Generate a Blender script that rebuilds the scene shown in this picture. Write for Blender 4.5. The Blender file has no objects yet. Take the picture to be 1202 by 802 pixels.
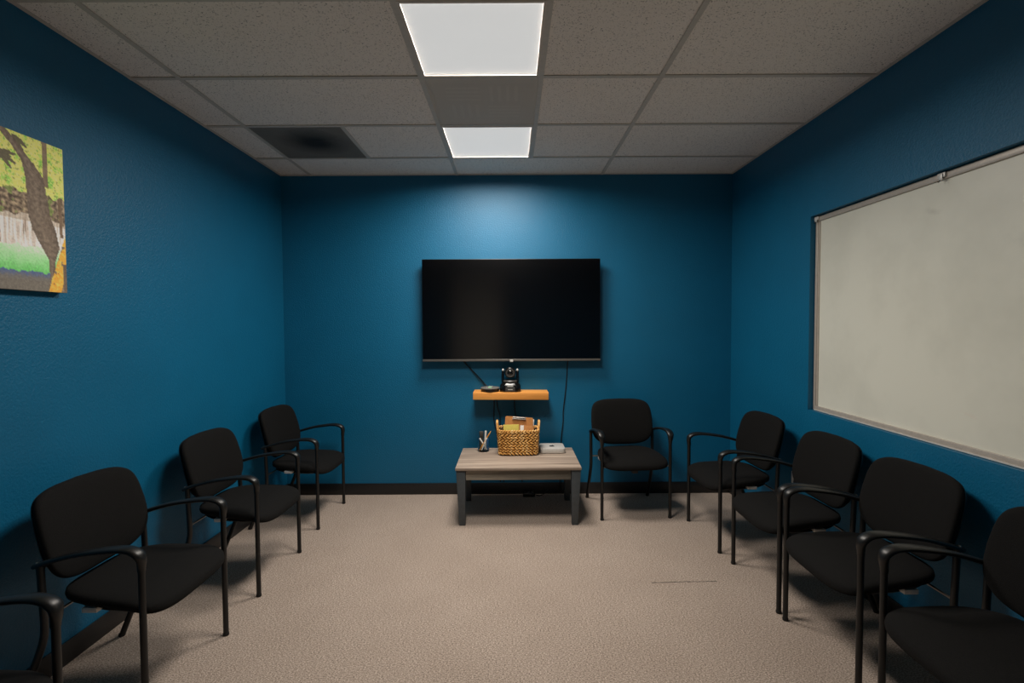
import bpy, bmesh, math, random
from mathutils import Vector, Matrix

random.seed(7)
PI = math.pi
SC = bpy.context.scene
COL = SC.collection

# ------------------------------------------------------------------ camera
F_PX, PITCH, ROLL, YAW = 589.31, 0.0347, -0.0053, 0.0009
CAM = Vector((0.4606, -4.2566, 1.4543))
cam_data = bpy.data.cameras.new('camera')
cam_data.sensor_fit = 'HORIZONTAL'
cam_data.sensor_width = 36.0
cam_data.lens = F_PX / 1202.0 * 36.0
cam_data.clip_start = 0.02
cam = bpy.data.objects.new('camera', cam_data)
COL.objects.link(cam)
_r = Vector((math.cos(YAW), -math.sin(YAW), 0))
_f0 = Vector((math.sin(YAW), math.cos(YAW), 0))
_z = Vector((0, 0, 1))
_f = _f0 * math.cos(PITCH) - _z * math.sin(PITCH)
_u = _f0 * math.sin(PITCH) + _z * math.cos(PITCH)
_r2 = _r * math.cos(ROLL) + _u * math.sin(ROLL)
_u2 = _u * math.cos(ROLL) - _r * math.sin(ROLL)
M = Matrix((( _r2.x, _u2.x, -_f.x, CAM.x), (_r2.y, _u2.y, -_f.y, CAM.y), (_r2.z, _u2.z, -_f.z, CAM.z), (0, 0, 0, 1)))
cam.matrix_world = M
SC.camera = cam

# ------------------------------------------------------------------ world, exposure
w = bpy.data.worlds.new('world')
SC.world = w
w.use_nodes = True
w.node_tree.nodes['Background'].inputs[0].default_value = (0.0, 0.0, 0.0, 1)
SC.view_settings.view_transform = 'Standard'
SC.view_settings.look = 'None'
SC.view_settings.gamma = 1.0
SC.view_settings.use_curve_mapping = False
SC.view_settings.exposure = 0.0
LAMP_POWER = 36.5          # watts of each ceiling panel's own lamp (used in the fixture builder)
LAMP_COLOR = (1.0, 0.93, 0.85)
LAMP_SPREAD = math.radians(168)   # prismatic lenses throw most light downwards

# ------------------------------------------------------------------ room dimensions (metres)
XL, XR, YB, YR, H = -1.467, 2.324, 0.0, -5.31, 2.707
T = 0.6165
BAR_A, BAR_B, BAR_C, BAR_E, BAR_V = -1.212, 0.008, 1.227, 0.618, -0.603
W0 = 0.437                      # first cross bar to back wall

# ------------------------------------------------------------------ helpers
def s2l(c):
    return tuple(((v / 12.92) if v <= 0.04045 else ((v + 0.055) / 1.055) ** 2.4) for v in [x / 255.0 for x in c])

def tag(o, label=None, cat=None, group=None, kind=None):
    if label: o['label'] = label
    if cat: o['category'] = cat
    if group: o['group'] = group
    if kind: o['kind'] = kind
    return o

def empty(name, loc=(0, 0, 0), rz=0.0, parent=None):
    o = bpy.data.objects.new(name, None)
    COL.objects.link(o)
    o.location = loc
    o.rotation_euler = (0, 0, rz)
    o.empty_display_size = 0.1
    o.parent = parent
    return o

class MB:
    """collects geometry for ONE mesh object"""
    def __init__(self):
        self.v = []; self.f = []
    def add(self, vs, fs):
        b = len(self.v)
        self.v += [tuple(p) for p in vs]
        self.f += [tuple(i + b for i in f) for f in fs]
        return self
    def box(self, x0, x1, y0, y1, z0, z1):
        vs = [(x0, y0, z0), (x1, y0, z0), (x1, y1, z0), (x0, y1, z0), (x0, y0, z1), (x1, y0, z1), (x1, y1, z1), (x0, y1, z1)]
        return self.add(vs, [(0, 3, 2, 1), (4, 5, 6, 7), (0, 1, 5, 4), (1, 2, 6, 5), (2, 3, 7, 6), (3, 0, 4, 7)])
    def hexa(self, bot, top):
        return self.add(list(bot) + list(top), [(0, 3, 2, 1), (4, 5, 6, 7), (0, 1, 5, 4), (1, 2, 6, 5), (2, 3, 7, 6), (3, 0, 4, 7)])
    def sweep(self, pts, radii, seg=10, side=None, closed=False):
        """tube along pts; radii = float, or list of float / (a, b): a along 'side' vector, b across"""
        pts = [Vector(p) for p in pts]
        n = len(pts)
        if not isinstance(radii, (list, tuple)) or len(radii) != n:
            radii = [radii] * n
        base = len(self.v)
        prev = Vector(side) if side else None
        for i, p in enumerate(pts):
            if closed:
                t = pts[(i + 1) % n] - pts[i - 1]
            else:
                t = pts[min(i + 1, n - 1)] - pts[max(i - 1, 0)]
            t.normalize()
            if prev is None:
                prev = Vector((0, 0, 1)) if abs(t.z) < 0.9 else Vector((1, 0, 0))
            a = prev - t * prev.dot(t)
            if a.length < 1e-6:
                a = t.orthogonal()
            a.normalize()
            if not side: prev = a
            b = t.cross(a)
            ra, rb = radii[i] if isinstance(radii[i], (list, tuple)) else (radii[i], radii[i])
            for k in range(seg):
                an = 2 * PI * k / seg
                self.v.append(tuple(p + a * (ra * math.cos(an)) + b * (rb * math.sin(an))))
        m = n if closed else n - 1
        for i in range(m):
            for k in range(seg):
                i2 = (i + 1) % n
                self.f.append((base + i * seg + k, base + i * seg + (k + 1) % seg, base + i2 * seg + (k + 1) % seg, base + i2 * seg + k))
        if not closed:
            self.f.append(tuple(base + k for k in reversed(range(seg))))
            self.f.append(tuple(base + (n - 1) * seg + k for k in range(seg)))
        return self
    def lathe(self, prof, center=(0, 0, 0), seg=28, axis='z', caps=True):
        c = Vector(center); base = len(self.v); n = len(prof)
        for r, h in prof:
            for k in range(seg):
                an = 2 * PI * k / seg
                x, y = r * math.cos(an), r * math.sin(an)
                if axis == 'z': q = Vector((x, y, h))
                elif axis == 'y': q = Vector((x, -h, y))
                else: q = Vector((h, x, y))
                self.v.append(tuple(c + q))
        for i in range(n - 1):
            for k in range(seg):
                self.f.append((base + i * seg + k, base + i * seg + (k + 1) % seg, base + (i + 1) * seg + (k + 1) % seg, base + (i + 1) * seg + k))
        if caps:
            self.f.append(tuple(base + k for k in reversed(range(seg))))
            self.f.append(tuple(base + (n - 1) * seg + k for k in range(seg)))
        return self
    def prism(self, outline, z0, z1):
        n = len(outline); base = len(self.v)
        self.v += [(x, y, z0) for x, y in outline] + [(x, y, z1) for x, y in outline]
        self.f.append(tuple(base + i for i in reversed(range(n))))
        self.f.append(tuple(base + n + i for i in range(n)))
        for i in range(n):
            j = (i + 1) % n
            self.f.append((base + i, base + j, base + n + j, base + n + i))
        return self
    def ellipsoid(self, c, ex, ey, ez, nu=7, nv=4):
        """ex, ey, ez: half-axis vectors"""
        c, ex, ey, ez = Vector(c), Vector(ex), Vector(ey), Vector(ez)
        base = len(self.v)
        self.v.append(tuple(c - ex))
        for i in range(1, nv):
            a = -PI / 2 + PI * i / nv
            for k in range(nu):
                t = 2 * PI * k / nu
                self.v.append(tuple(c + ex * math.sin(a) + (ey * math.cos(t) + ez * math.sin(t)) * math.cos(a)))
        self.v.append(tuple(c + ex))
        last = len(self.v) - 1
        for k in range(nu):
            self.f.append((base, base + 1 + (k + 1) % nu, base + 1 + k))
            for i in range(nv - 2):
                a0 = base + 1 + i * nu
                self.f.append((a0 + k, a0 + (k + 1) % nu, a0 + nu + (k + 1) % nu, a0 + nu + k))
            a0 = base + 1 + (nv - 2) * nu
            self.f.append((a0 + k, a0 + (k + 1) % nu, last))
        return self
    def pillow(self, outline, center, top, bot, n=3.0, rings=9, fn=lambda x, y, z: (x, y, z)):
        cx, cy = center; m = len(outline); base = len(self.v)
        S = [1 - (1 - k / rings) ** 2 for k in range(1, rings + 1)]
        def ring(s, sign):
            h = max(0.0, 1 - s ** n) ** (1 / n)
            z = (top if sign > 0 else -bot) * h
            return [fn(cx + (x - cx) * s, cy + (y - cy) * s, z) for x, y in outline]
        self.v.append(fn(cx, cy, top)); it = base
        for s in S: self.v += ring(s, 1)
        self.v.append(fn(cx, cy, -bot)); ib = len(self.v) - 1
        bb = len(self.v)
        for s in S[:-1]: self.v += ring(s, -1)
        R = len(S)
        T_ = lambda k, i: base + 1 + k * m + i % m
        B_ = lambda k, i: (bb + k * m + i % m) if k < R - 1 else T_(R - 1, i)
        for i in range(m):
            self.f.append((it, T_(0, i), T_(0, i + 1)))
            self.f.append((ib, B_(0, i + 1), B_(0, i)))
            for k in range(R - 1):
                self.f.append((T_(k, i), T_(k + 1, i), T_(k + 1, i + 1), T_(k, i + 1)))
                self.f.append((B_(k, i), B_(k, i + 1), B_(k + 1, i + 1), B_(k + 1, i)))
        return self
    def mesh(self, name, smooth=None):
        me = bpy.data.meshes.new(name)
        me.from_pydata(self.v, [], self.f)
        bm = bmesh.new(); bm.from_mesh(me)
        bmesh.ops.recalc_face_normals(bm, faces=bm.faces)
        bm.to_mesh(me); bm.free()
        if smooth is not None:
            for p in me.polygons: p.use_smooth = True
            try: me.set_sharp_from_angle(angle=math.radians(smooth))
            except Exception: pass
        return me
    def build(self, name, mat, parent=None, smooth=None, bevel=0.0, segs=2, loc=None):
        me = self.mesh(name, None if bevel else smooth)
        if bevel:
            bm = bmesh.new(); bm.from_mesh(me)
            es = [e for e in bm.edges if len(e.link_faces) == 2 and e.calc_face_angle(0) > 0.5]
            bmesh.ops.bevel(bm, geom=es, offset=bevel, segments=segs, profile=0.5, affect='EDGES', clamp_overlap=True)
            bm.to_mesh(me); bm.free()
            for p in me.polygons: p.use_smooth = True
            try: me.set_sharp_from_angle(angle=math.radians(smooth or 40))
            except Exception: pass
        me.materials.append(mat)
        o = bpy.data.objects.new(name, me)
        COL.objects.link(o)
        o.parent = parent
        if loc: o.location = loc
        return o

def link_mesh(name, me, parent=None, loc=(0, 0, 0)):
    o = bpy.data.objects.new(name, me); COL.objects.link(o); o.parent = parent; o.location = loc
    return o

def copy_tree(o, parent=None):
    c = o.copy(); COL.objects.link(c); c.parent = parent
    for ch in [k for k in o.children]:
        copy_tree(ch, c)
    return c

def superell(a, b0, b1, n0, n1, m=48, cy=0.0, taper=0.0):
    """closed outline: half width a; extends b0 below (exponent n0) and b1 above (n1) cy"""
    out = []
    for k in range(m):
        t = 2 * PI * k / m
        c, s = math.cos(t), math.sin(t)
        n, b = (n1, b1) if s >= 0 else (n0, b0)
        x = a * math.copysign(abs(c) ** (2 / n), c)
        y = b * math.copysign(abs(s) ** (2 / n), s)
        x *= 1 - taper * (y / (b1 if y > 0 else b0)) if y > 0 else 1
        out.append((x, cy + y))
    return out

def rrect(x0, x1, y0, y1, r, seg=6):
    out = []
    for cx, cy, a0 in ((x1 - r, y1 - r, 0), (x0 + r, y1 - r, PI / 2), (x0 + r, y0 + r, PI), (x1 - r, y0 + r, 1.5 * PI)):
        for k in range(seg + 1):
            a = a0 + PI / 2 * k / seg
            out.append((cx + r * math.cos(a), cy + r * math.sin(a)))
    return out

# smooth path through points (Catmull-Rom)
def spline(pts, per=8):
    P = [Vector(p) for p in pts]
    out = []
    for i in range(len(P) - 1):
        p0 = P[max(i - 1, 0)]; p1 = P[i]; p2 = P[i + 1]; p3 = P[min(i + 2, len(P) - 1)]
        for k in range(per):
            t = k / per
            out.append(0.5 * ((2 * p1) + (p2 - p0) * t + (2 * p0 - 5 * p1 + 4 * p2 - p3) * t * t + (-p0 + 3 * p1 - 3 * p2 + p3) * t ** 3))
    out.append(P[-1])
    return out

# ------------------------------------------------------------------ materials
class NT:
    def __init__(self, name):
        self.m = bpy.data.materials.new(name); self.m.use_nodes = True
        self.t = self.m.node_tree
        self.b = self.t.nodes['Principled BSDF']; self.out = self.t.nodes['Material Output']
    def n(self, typ, **kw):
        nd = self.t.nodes.new(typ)
        for k, v in kw.items():
            if k.startswith('i_'):
                nd.inputs[k[2:].replace('_', ' ')].default_value = v
            else: setattr(nd, k, v)
        return nd
    def l(self, a, b): self.t.links.new(a, b)
    def coord(self, kind='Object'):
        return self.n('ShaderNodeTexCoord').outputs[kind]
    def noise(self, vec, scale, detail=2.0, rough=0.5):
        nd = self.n('ShaderNodeTexNoise'); nd.inputs['Scale'].default_value = scale
        nd.inputs['Detail'].default_value = detail; nd.inputs['Roughness'].default_value = rough
        if vec is not None: self.l(vec, nd.inputs['Vector'])
        return nd.outputs['Fac']
    def ramp(self, fac, stops):
        r = self.n('ShaderNodeValToRGB')
        e = r.color_ramp.elements
        while len(e) < len(stops): e.new(0.5)
        for q, (p, c) in zip(e, stops):
            q.position = p; q.color = tuple(c) + (1,) if len(c) == 3 else c
        self.l(fac, r.inputs[0])
        return r.outputs[0]
    def bump(self, h, strength, dist, prev=None):
        b = self.n('ShaderNodeBump'); b.inputs['Strength'].default_value = strength; b.inputs['Distance'].default_value = dist
        self.l(h, b.inputs['Height'])
        if prev is not None: self.l(prev, b.inputs['Normal'])
        return b.outputs[0]
    def set(self, **kw):
        for k, v in kw.items():
            self.b.inputs[k.replace('_', ' ')].default_value = v
        return self

def plain(name, rgb, rough=0.5, metal=0.0, spec=0.5, var=0.06, vscale=40.0, bump=0.0, bscale=300.0):
    n = NT(name)
    c = s2l(rgb)
    v = n.coord()
    f = n.noise(v, vscale, 3)
    n.l(n.ramp(f, [(0.3, [x * (1 - var) for x in c]), (0.7, [min(1, x * (1 + var)) for x in c])]), n.b.inputs['Base Color'])
    n.set(Roughness=rough, Metallic=metal)
    n.b.inputs['Specular IOR Level'].default_value = spec
    if bump:
        n.l(n.bump(n.noise(v, bscale, 2), bump, 0.002), n.b.inputs['Normal'])
    return n.m

def mat_wall():
    n = NT('blue_wall_paint')
    v = n.coord()
    c = s2l((2, 94, 130))
    f = n.noise(v, 3.0, 3)
    n.l(n.ramp(f, [(0.3, [x * 0.96 for x in c]), (0.7, [x * 1.04 for x in c])]), n.b.inputs['Base Color'])
    n.set(Roughness=0.47)
    n.b.inputs['Specular IOR Level'].default_value = 0.45
    h1 = n.noise(v, 110.0, 3, 0.55)
    n.l(n.bump(h1, 0.5, 0.005), n.b.inputs['Normal'])
    return n.m

def mat_carpet():
    n = NT('beige_loop_carpet')
    v = n.coord()
    mp = n.n('ShaderNodeMapping'); mp.inputs['Scale'].default_value = (0.8, 1.25, 1)
    n.l(v, mp.inputs[0])
    f1 = n.noise(mp.outputs[0], 160.0, 4, 0.8)
    col = n.ramp(f1, [(0.32, s2l((66, 57, 52))), (0.48, s2l((166, 150, 137))), (0.68, s2l((234, 216, 201)))])
    f2 = n.noise(v, 2.2, 4, 0.6)
    mx = n.n('ShaderNodeMixRGB', blend_type='MULTIPLY'); mx.inputs[0].default_value = 1.0
    n.l(col, mx.inputs[1])
    n.l(n.ramp(f2, [(0.3, (0.9, 0.89, 0.88)), (0.7, (1, 1, 1))]), mx.inputs[2])
    # worn seam and a few specks of dirt
    sx = n.n('ShaderNodeSeparateXYZ'); n.l(v, sx.inputs[0])
    def math2(op, a, b):
        q = n.n('ShaderNodeMath', operation=op)
        for i, x in enumerate((a, b)):
            if isinstance(x, (int, float)): q.inputs[i].default_value = x
            else: n.l(x, q.inputs[i])
        return q.outputs[0]
    wob = math2('MULTIPLY', math2('SUBTRACT', n.noise(v, 14.0, 2), 0.5), 0.02)
    yl = math2('ADD', math2('MULTIPLY', math2('SUBTRACT', sx.outputs[0], 1.24), 0.04), -1.492)
    d = math2('ABSOLUTE', math2('SUBTRACT', math2('ADD', sx.outputs[1], wob), yl), 0)
    m1 = math2('LESS_THAN', d, 0.0035)
    m2 = math2('MULTIPLY', math2('GREATER_THAN', sx.outputs[0], 1.24), math2('LESS_THAN', sx.outputs[0], 1.61))
    seam = math2('MULTIPLY', m1, m2)
    vo = n.n('ShaderNodeTexVoronoi'); vo.inputs['Scale'].default_value = 2.0; n.l(v, vo.inputs['Vector'])
    speck = math2('LESS_THAN', vo.outputs['Distance'], 0.011)
    mk = math2('MAXIMUM', math2('MULTIPLY', seam, 0.8), math2('MULTIPLY', speck, 0.7))
    m3 = n.n('ShaderNodeMixRGB'); n.l(mk, m3.inputs[0]); n.l(mx.outputs[0], m3.inputs[1]); m3.inputs[2].default_value = (0.02, 0.02, 0.02, 1)
    n.l(m3.outputs[0], n.b.inputs['Base Color'])
    n.set(Roughness=0.95); n.b.inputs['Specular IOR Level'].default_value = 0.1
    n.l(n.bump(f1, 0.8, 0.006), n.b.inputs['Normal'])
    return n.m

def mat_tile():
    n = NT('fissured_ceiling_tile')
    v = n.n('ShaderNodeNewGeometry').outputs['Position']
    f = n.noise(v, 1.1, 2)
    base = n.ramp(f, [(0.3, s2l((246, 238, 229))), (0.7, s2l((250, 243, 235)))])
    pits = n.noise(v, 150.0, 3, 0.7)
    pm = n.ramp(pits, [(0.345, (0, 0, 0)), (0.405, (1, 1, 1))])
    mx = n.n('ShaderNodeMixRGB'); n.l(pm, mx.inputs[0]); mx.inputs[1].default_value = s2l((84, 79, 72)) + (1,)
    n.l(base, mx.inputs[2])
    n.l(mx.outputs[0], n.b.inputs['Base Color'])
    n.set(Roughness=0.95); n.b.inputs['Specular IOR Level'].default_value = 0.1
    n.l(n.bump(n.noise(v, 70.0, 4, 0.7), 0.5, 0.004), n.b.inputs['Normal'])
    return n.m

def mat_fabric():
    n = NT('black_upholstery')
    v = n.coord()
    f = n.noise(v, 420.0, 2, 0.6)
    n.l(n.ramp(f, [(0.3, s2l((4, 4, 4))), (0.7, s2l((25, 24, 23)))]), n.b.inputs['Base Color'])
    n.set(Roughness=0.9); n.b.inputs['Specular IOR Level'].default_value = 0.18
    n.l(n.bump(f, 0.4, 0.002), n.b.inputs['Normal'])
    return n.m

def mat_wood(name, dark, mid, light, axis=0, scale=1.0, rough=0.6):
    n = NT(name)
    v = n.coord()
    mp = n.n('ShaderNodeMapping'); s = [26.0 * scale] * 3; s[axis] = 1.6 * scale
    mp.inputs['Scale'].default_value = s
    n.l(v, mp.inputs[0])
    f = n.noise(mp.outputs[0], 1.0, 5, 0.65)
    n.l(n.ramp(f, [(0.28, s2l(dark)), (0.5, s2l(mid)), (0.72, s2l(light))]), n.b.inputs['Base Color'])
    n.set(Roughness=rough)
    n.l(n.bump(f, 0.15, 0.002), n.b.inputs['Normal'])
    return n.m

def mat_emit(name, rgb, strength):
    n = NT(name)
    n.set(Base_Color=(0.4, 0.4, 0.4, 1), Roughness=0.5)
    n.b.inputs['Emission Color'].default_value = tuple(rgb) + (1,)
    n.b.inputs['Emission Strength'].default_value = strength
    f = n.noise(n.coord(), 6.0, 2)
    n.l(n.ramp(f, [(0.3, [x * 0.985 for x in rgb]), (0.7, rgb)]), n.b.inputs['Emission Color'])
    return n.m

def mat_perforated(name, rgb, hole=0.35, soot=False):
    """perforated sheet steel: tiny holes that let one see through to the plenum"""
    n = NT(name)
    v = n.n('ShaderNodeNewGeometry').outputs['Position']
    n.set(Base_Color=s2l(rgb) + (1,), Roughness=0.6)
    if soot:                                  # smudge of soot blown round the middle of the grille
        ob = n.coord(); mp0 = n.n('ShaderNodeMapping'); mp0.inputs['Location'].default_value = (-0.03, 0.02, 0)
        n.l(ob, mp0.inputs[0])
        ln = n.n('ShaderNodeVectorMath', operation='LENGTH'); n.l(mp0.outputs[0], ln.inputs[0])
        ad = n.n('ShaderNodeMath', operation='MULTIPLY_ADD'); n.l(n.noise(ob, 9.0, 3), ad.inputs[0]); ad.inputs[1].default_value = 0.07; n.l(ln.outputs['Value'], ad.inputs[2])
        n.l(n.ramp(ad.outputs[0], [(0.10, s2l((58, 55, 52))), (0.29, s2l(rgb))]), n.b.inputs['Base Color'])
    vo = n.n('ShaderNodeTexVoronoi'); vo.inputs['Scale'].default_value = 180.0; vo.inputs['Randomness'].default_value = 0.0
    mp = n.n('ShaderNodeMapping'); mp.inputs['Scale'].default_value = (1, 1, 0); mp.inputs['Rotation'].default_value = (0, 0, 0.785)
    n.l(v, mp.inputs[0]); n.l(mp.outputs[0], vo.inputs['Vector'])
    q = n.n('ShaderNodeMath', operation='LESS_THAN'); n.l(vo.outputs['Distance'], q.inputs[0]); q.inputs[1].default_value = math.sqrt(hole / PI)
    tr = n.n('ShaderNodeBsdfTransparent'); mx = n.n('ShaderNodeMixShader')
    n.l(q.outputs[0], mx.inputs[0]); n.l(n.b.outputs[0], mx.inputs[1]); n.l(tr.outputs[0], mx.inputs[2])
    n.l(mx.outputs[0], n.out.inputs[0])
    return n.m

def mat_glass():
    n = NT('clear_glass')
    n.set(Base_Color=(0.93, 0.95, 0.96, 1), Roughness=0.02, IOR=1.15)
    n.b.inputs['Transmission Weight'].default_value = 1.0
    return n.m

def mat_board():
    n = NT('whiteboard_enamel')
    v = n.coord()
    f = n.noise(v, 2.6, 4, 0.6)
    col = n.ramp(f, [(0.35, s2l((210, 210, 197))), (0.55, s2l((218, 218, 205)))])
    # old marker smudges: (y, z, radius y, radius z, strength) in the board's own frame
    for yy, zz, ry, rz, st, c in ((0.38, 1.045, 0.14, 0.05, 0.30, (150, 148, 140)), (-0.08, 0.60, 0.10, 0.08, 0.35, (176, 140, 128)), (-0.02, 0.85, 0.20, 0.09, 0.18, (150, 152, 148)), (0.18, 0.16, 0.16, 0.03, 0.18, (216, 190, 176))):
        mp = n.n('ShaderNodeMapping'); mp.vector_type = 'TEXTURE'
        mp.inputs['Location'].default_value = (0, yy, zz); mp.inputs['Scale'].default_value = (1000, ry, rz); mp.inputs['Rotation'].default_value = (0.25, 0, 0)
        n.l(v, mp.inputs[0])
        ln = n.n('ShaderNodeVectorMath', operation='LENGTH'); n.l(mp.outputs[0], ln.inputs[0])
        ad = n.n('ShaderNodeMath', operation='MULTIPLY_ADD'); n.l(n.noise(v, 16.0, 4, 0.6), ad.inputs[0]); ad.inputs[1].default_value = 1.3; n.l(ln.outputs['Value'], ad.inputs[2])
        k = n.ramp(ad.outputs[0], [(0.55, (st, st, st)), (1.0, (0, 0, 0))])
        mx = n.n('ShaderNodeMixRGB'); n.l(k, mx.inputs[0]); n.l(col, mx.inputs[1]); mx.inputs[2].default_value = s2l(c) + (1,)
        col = mx.outputs[0]
    n.l(col, n.b.inputs['Base Color'])
    n.set(Roughness=0.35)
    return n.m

MT = dict(
    wall=mat_wall(), carpet=mat_carpet(), tile=mat_tile(), fabric=mat_fabric(), board=mat_board(), glass=mat_glass(),
    bar=plain('white_grid_paint', (204, 198, 188), 0.5),
    rubber=plain('black_rubber', (26, 26, 27), 0.45, bump=0.1),
    steel=plain('black_powder_coat', (13, 13, 13), 0.42, bump=0.1, bscale=900),
    arm=plain('black_urethane', (16, 16, 15), 0.38, bump=0.12, bscale=700),
    shell=plain('black_plastic_shell', (10, 10, 10), 0.5),
    chrome=plain('zinc_rod', (150, 146, 140), 0.3, 1.0),
    alu=plain('satin_aluminium', (186, 177, 166), 0.38, 0.25),
    silver=plain('brushed_silver', (206, 203, 197), 0.4, 0.2),
    white=plain('white_plastic', (228, 224, 216), 0.4),
    paper=plain('white_paper', (236, 232, 224), 0.8),
    blackp=plain('gloss_black_plastic', (14, 14, 15), 0.22),
    darkgrey=plain('dark_grey_plastic', (62, 60, 58), 0.45),
    tvscreen=plain('tv_glass', (3, 3, 4), 0.14, spec=1.0),
    tvbody=plain('tv_body', (12, 12, 12), 0.4),
    bezel=plain('tv_bezel_metal', (120, 116, 110), 0.35, 0.6),
    cable=plain('black_cable', (10, 10, 10), 0.5),
    pine=mat_wood('oiled_pine', (196, 128, 52), (226, 152, 70), (240, 178, 92), 0, 0.6),
    top=mat_wood('grey_oak_laminate', (112, 98, 86), (158, 141, 126), (188, 170, 152), 0, 0.8),
    apron=mat_wood('weathered_apron', (52, 50, 46), (104, 97, 86), (170, 158, 140), 0, 0.45),
    leg=plain('slate_leg_paint', (66, 72, 76), 0.5, var=0.12),
    straw=mat_wood('seagrass_straw', (150, 92, 34), (222, 164, 84), (252, 226, 168), 2, 2.2, 0.7),
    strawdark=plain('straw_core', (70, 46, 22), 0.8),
    hardboard=plain('brown_hardboard', (198, 134, 74), 0.6, var=0.1),
    yellow=plain('yellow_paper', (214, 196, 92), 0.7),
    pencil=plain('pencil_orange', (226, 150, 50), 0.45),
    green=mat_emit('green_status_light', (0.1, 0.6, 0.12), 1.2),
    perf=mat_perforated('perforated_white_steel', (236, 228, 216), 0.36),
    perfdark=mat_perforated('perforated_dusty_steel', (146, 141, 133), 0.34, True),
    plenum=plain('plenum_grey', (190, 184, 174), 0.8),
    duct=plain('duct_black', (8, 8, 8), 0.9),
    louver=plain('louver_steel', (245, 240, 230), 0.6),
    diffuser=mat_emit('lit_diffuser', (0.52, 0.52, 0.51), 1.0),
    trim=plain('fixture_trim_white', (214, 204, 192), 0.45),
    door=plain('grey_door_paint', (232, 226, 216), 0.5),
    doorframe=plain('door_frame_paint', (40, 40, 42), 0.5),
    logo=plain('dark_logo', (16, 16, 16), 0.3),
    blue=plain('blue_marker', (50, 110, 170), 0.4),
)

# ------------------------------------------------------------------ setting
def struct(name, o, label=None):
    o['kind'] = 'structure'
    if label: o['label'] = label
    return o

WT = 0.12
struct('floor', MB().box(XL - WT, XR + WT, YR - WT, YB + WT, -0.1, 0.0).build('floor', MT['carpet']), 'beige loop-pile carpet over the whole floor')
struct('wall_back', MB().box(XL - WT, XR + WT, YB, YB + WT, 0, H + 0.15).build('wall_back', MT['wall']), 'blue painted wall behind the television')
struct('wall_left', MB().box(XL - WT, XL, YR, YB, 0, H + 0.15).build('wall_left', MT['wall']), 'blue painted wall with the waterfall picture')
struct('wall_rear', MB().box(XL - WT, XR + WT, YR - WT, YR, 0, H + 0.15).build('wall_rear', MT['wall']), 'blue painted wall behind the camera')
# right wall with a shallow recess that holds the whiteboard
RY0, RY1, RZ0, RZ1, RD = -3.60, -1.113, 0.906, 2.112, 0.052
mb = MB()
mb.box(XR, XR + WT, YR, RY0, 0, H + 0.15)
mb.box(XR, XR + WT, RY1, YB, 0, H + 0.15)
mb.box(XR, XR + WT, RY0, RY1, 0, RZ0)
mb.box(XR, XR + WT, RY0, RY1, RZ1, H + 0.15)
mb.box(XR + RD, XR + WT, RY0, RY1, RZ0, RZ1)
struct('wall_right', mb.build('wall_right', MT['wall']), 'blue painted wall with a shallow recess for the whiteboard')

BBH, BBT = 0.098, 0.009
def baseboard(name, x0, x1, y0, y1):
    return struct(name, MB().box(x0, x1, y0, y1, 0.0, BBH).build(name, MT['rubber'], bevel=0.003), 'black rubber cove baseboard')
baseboard('baseboard_back', XL, XR, YB - BBT, YB)
baseboard('baseboard_left', XL, XL + BBT, YR, YB - BBT)
baseboard('baseboard_right', XR - BBT, XR, YR, YB - BBT)
# rear door (behind the camera, only ever seen as a reflection)
d = struct('door_1', MB().box(-0.62, 0.28, YR + 0.002, YR + 0.045, 0.005, 2.42).build('door_1', MT['door'], bevel=0.004), 'pale grey door in the wall behind the camera')
MB().box(-0.68, -0.62, YR + 0.002, YR + 0.06, 0.0, 2.48).box(0.28, 0.34, YR + 0.002, YR + 0.06, 0.0, 2.48).box(-0.62, 0.28, YR + 0.002, YR + 0.06, 2.42, 2.48).build('door_frame', MT['doorframe'], d)
MB().sweep([(0.19, YR + 0.045, 1.0), (0.19, YR + 0.10, 1.0), (0.08, YR + 0.10, 1.0)], 0.01).build('door_handle', MT['silver'], d, smooth=40)

# ------------------------------------------------------------------ ceiling
ceil = struct('ceiling', MB().box(XL - WT, XR + WT, YR - WT, YB + WT, H + 0.20, H + 0.26).build('ceiling', MT['tile']), 'suspended ceiling of grey fissured tiles in a metal grid')
rows = [0.0, -W0]
while rows[-1] - T > YR: rows.append(rows[-1] - T)
rows.append(YR)
BW = 0.0125                                       # half width of a grid bar
tile_cache = {}
def ceiling_tile(x0, x1, y1, y0):
    g = 0.002
    sx, sy = round(x1 - x0 - g * 2, 4), round(y1 - y0 - g * 2, 4)
    key = (sx, sy)
    if key not in tile_cache:
        m = MB().box(-sx / 2, sx / 2, -sy / 2, sy / 2, 0.0, 0.016).mesh('ceiling_tile'); m.materials.append(MT['tile'])
        tile_cache[key] = m
    dz = 0.0015 + random.random() * 0.0015
    link_mesh('ceiling_tile', tile_cache[key], ceil, ((x0 + x1) / 2, (y0 + y1) / 2, H + dz))
LIGHT_ROWS, VENT_ROW, DUCT_ROW = (1, 3), 2, 1
for r in range(len(rows) - 1):
    y1, y0 = rows[r], rows[r + 1]
    if r == DUCT_ROW:
        ceiling_tile(XL, BAR_A, y1, y0); ceiling_tile(BAR_V, BAR_B, y1, y0)
    else:
        ceiling_tile(XL, BAR_A, y1, y0); ceiling_tile(BAR_A, BAR_B, y1, y0)
    if r in LIGHT_ROWS or r == VENT_ROW:
        ceiling_tile(BAR_E, BAR_C, y1, y0)
    else:
        ceiling_tile(BAR_B, BAR_C, y1, y0)
    ceiling_tile(BAR_C, XR, y1, y0)
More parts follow.
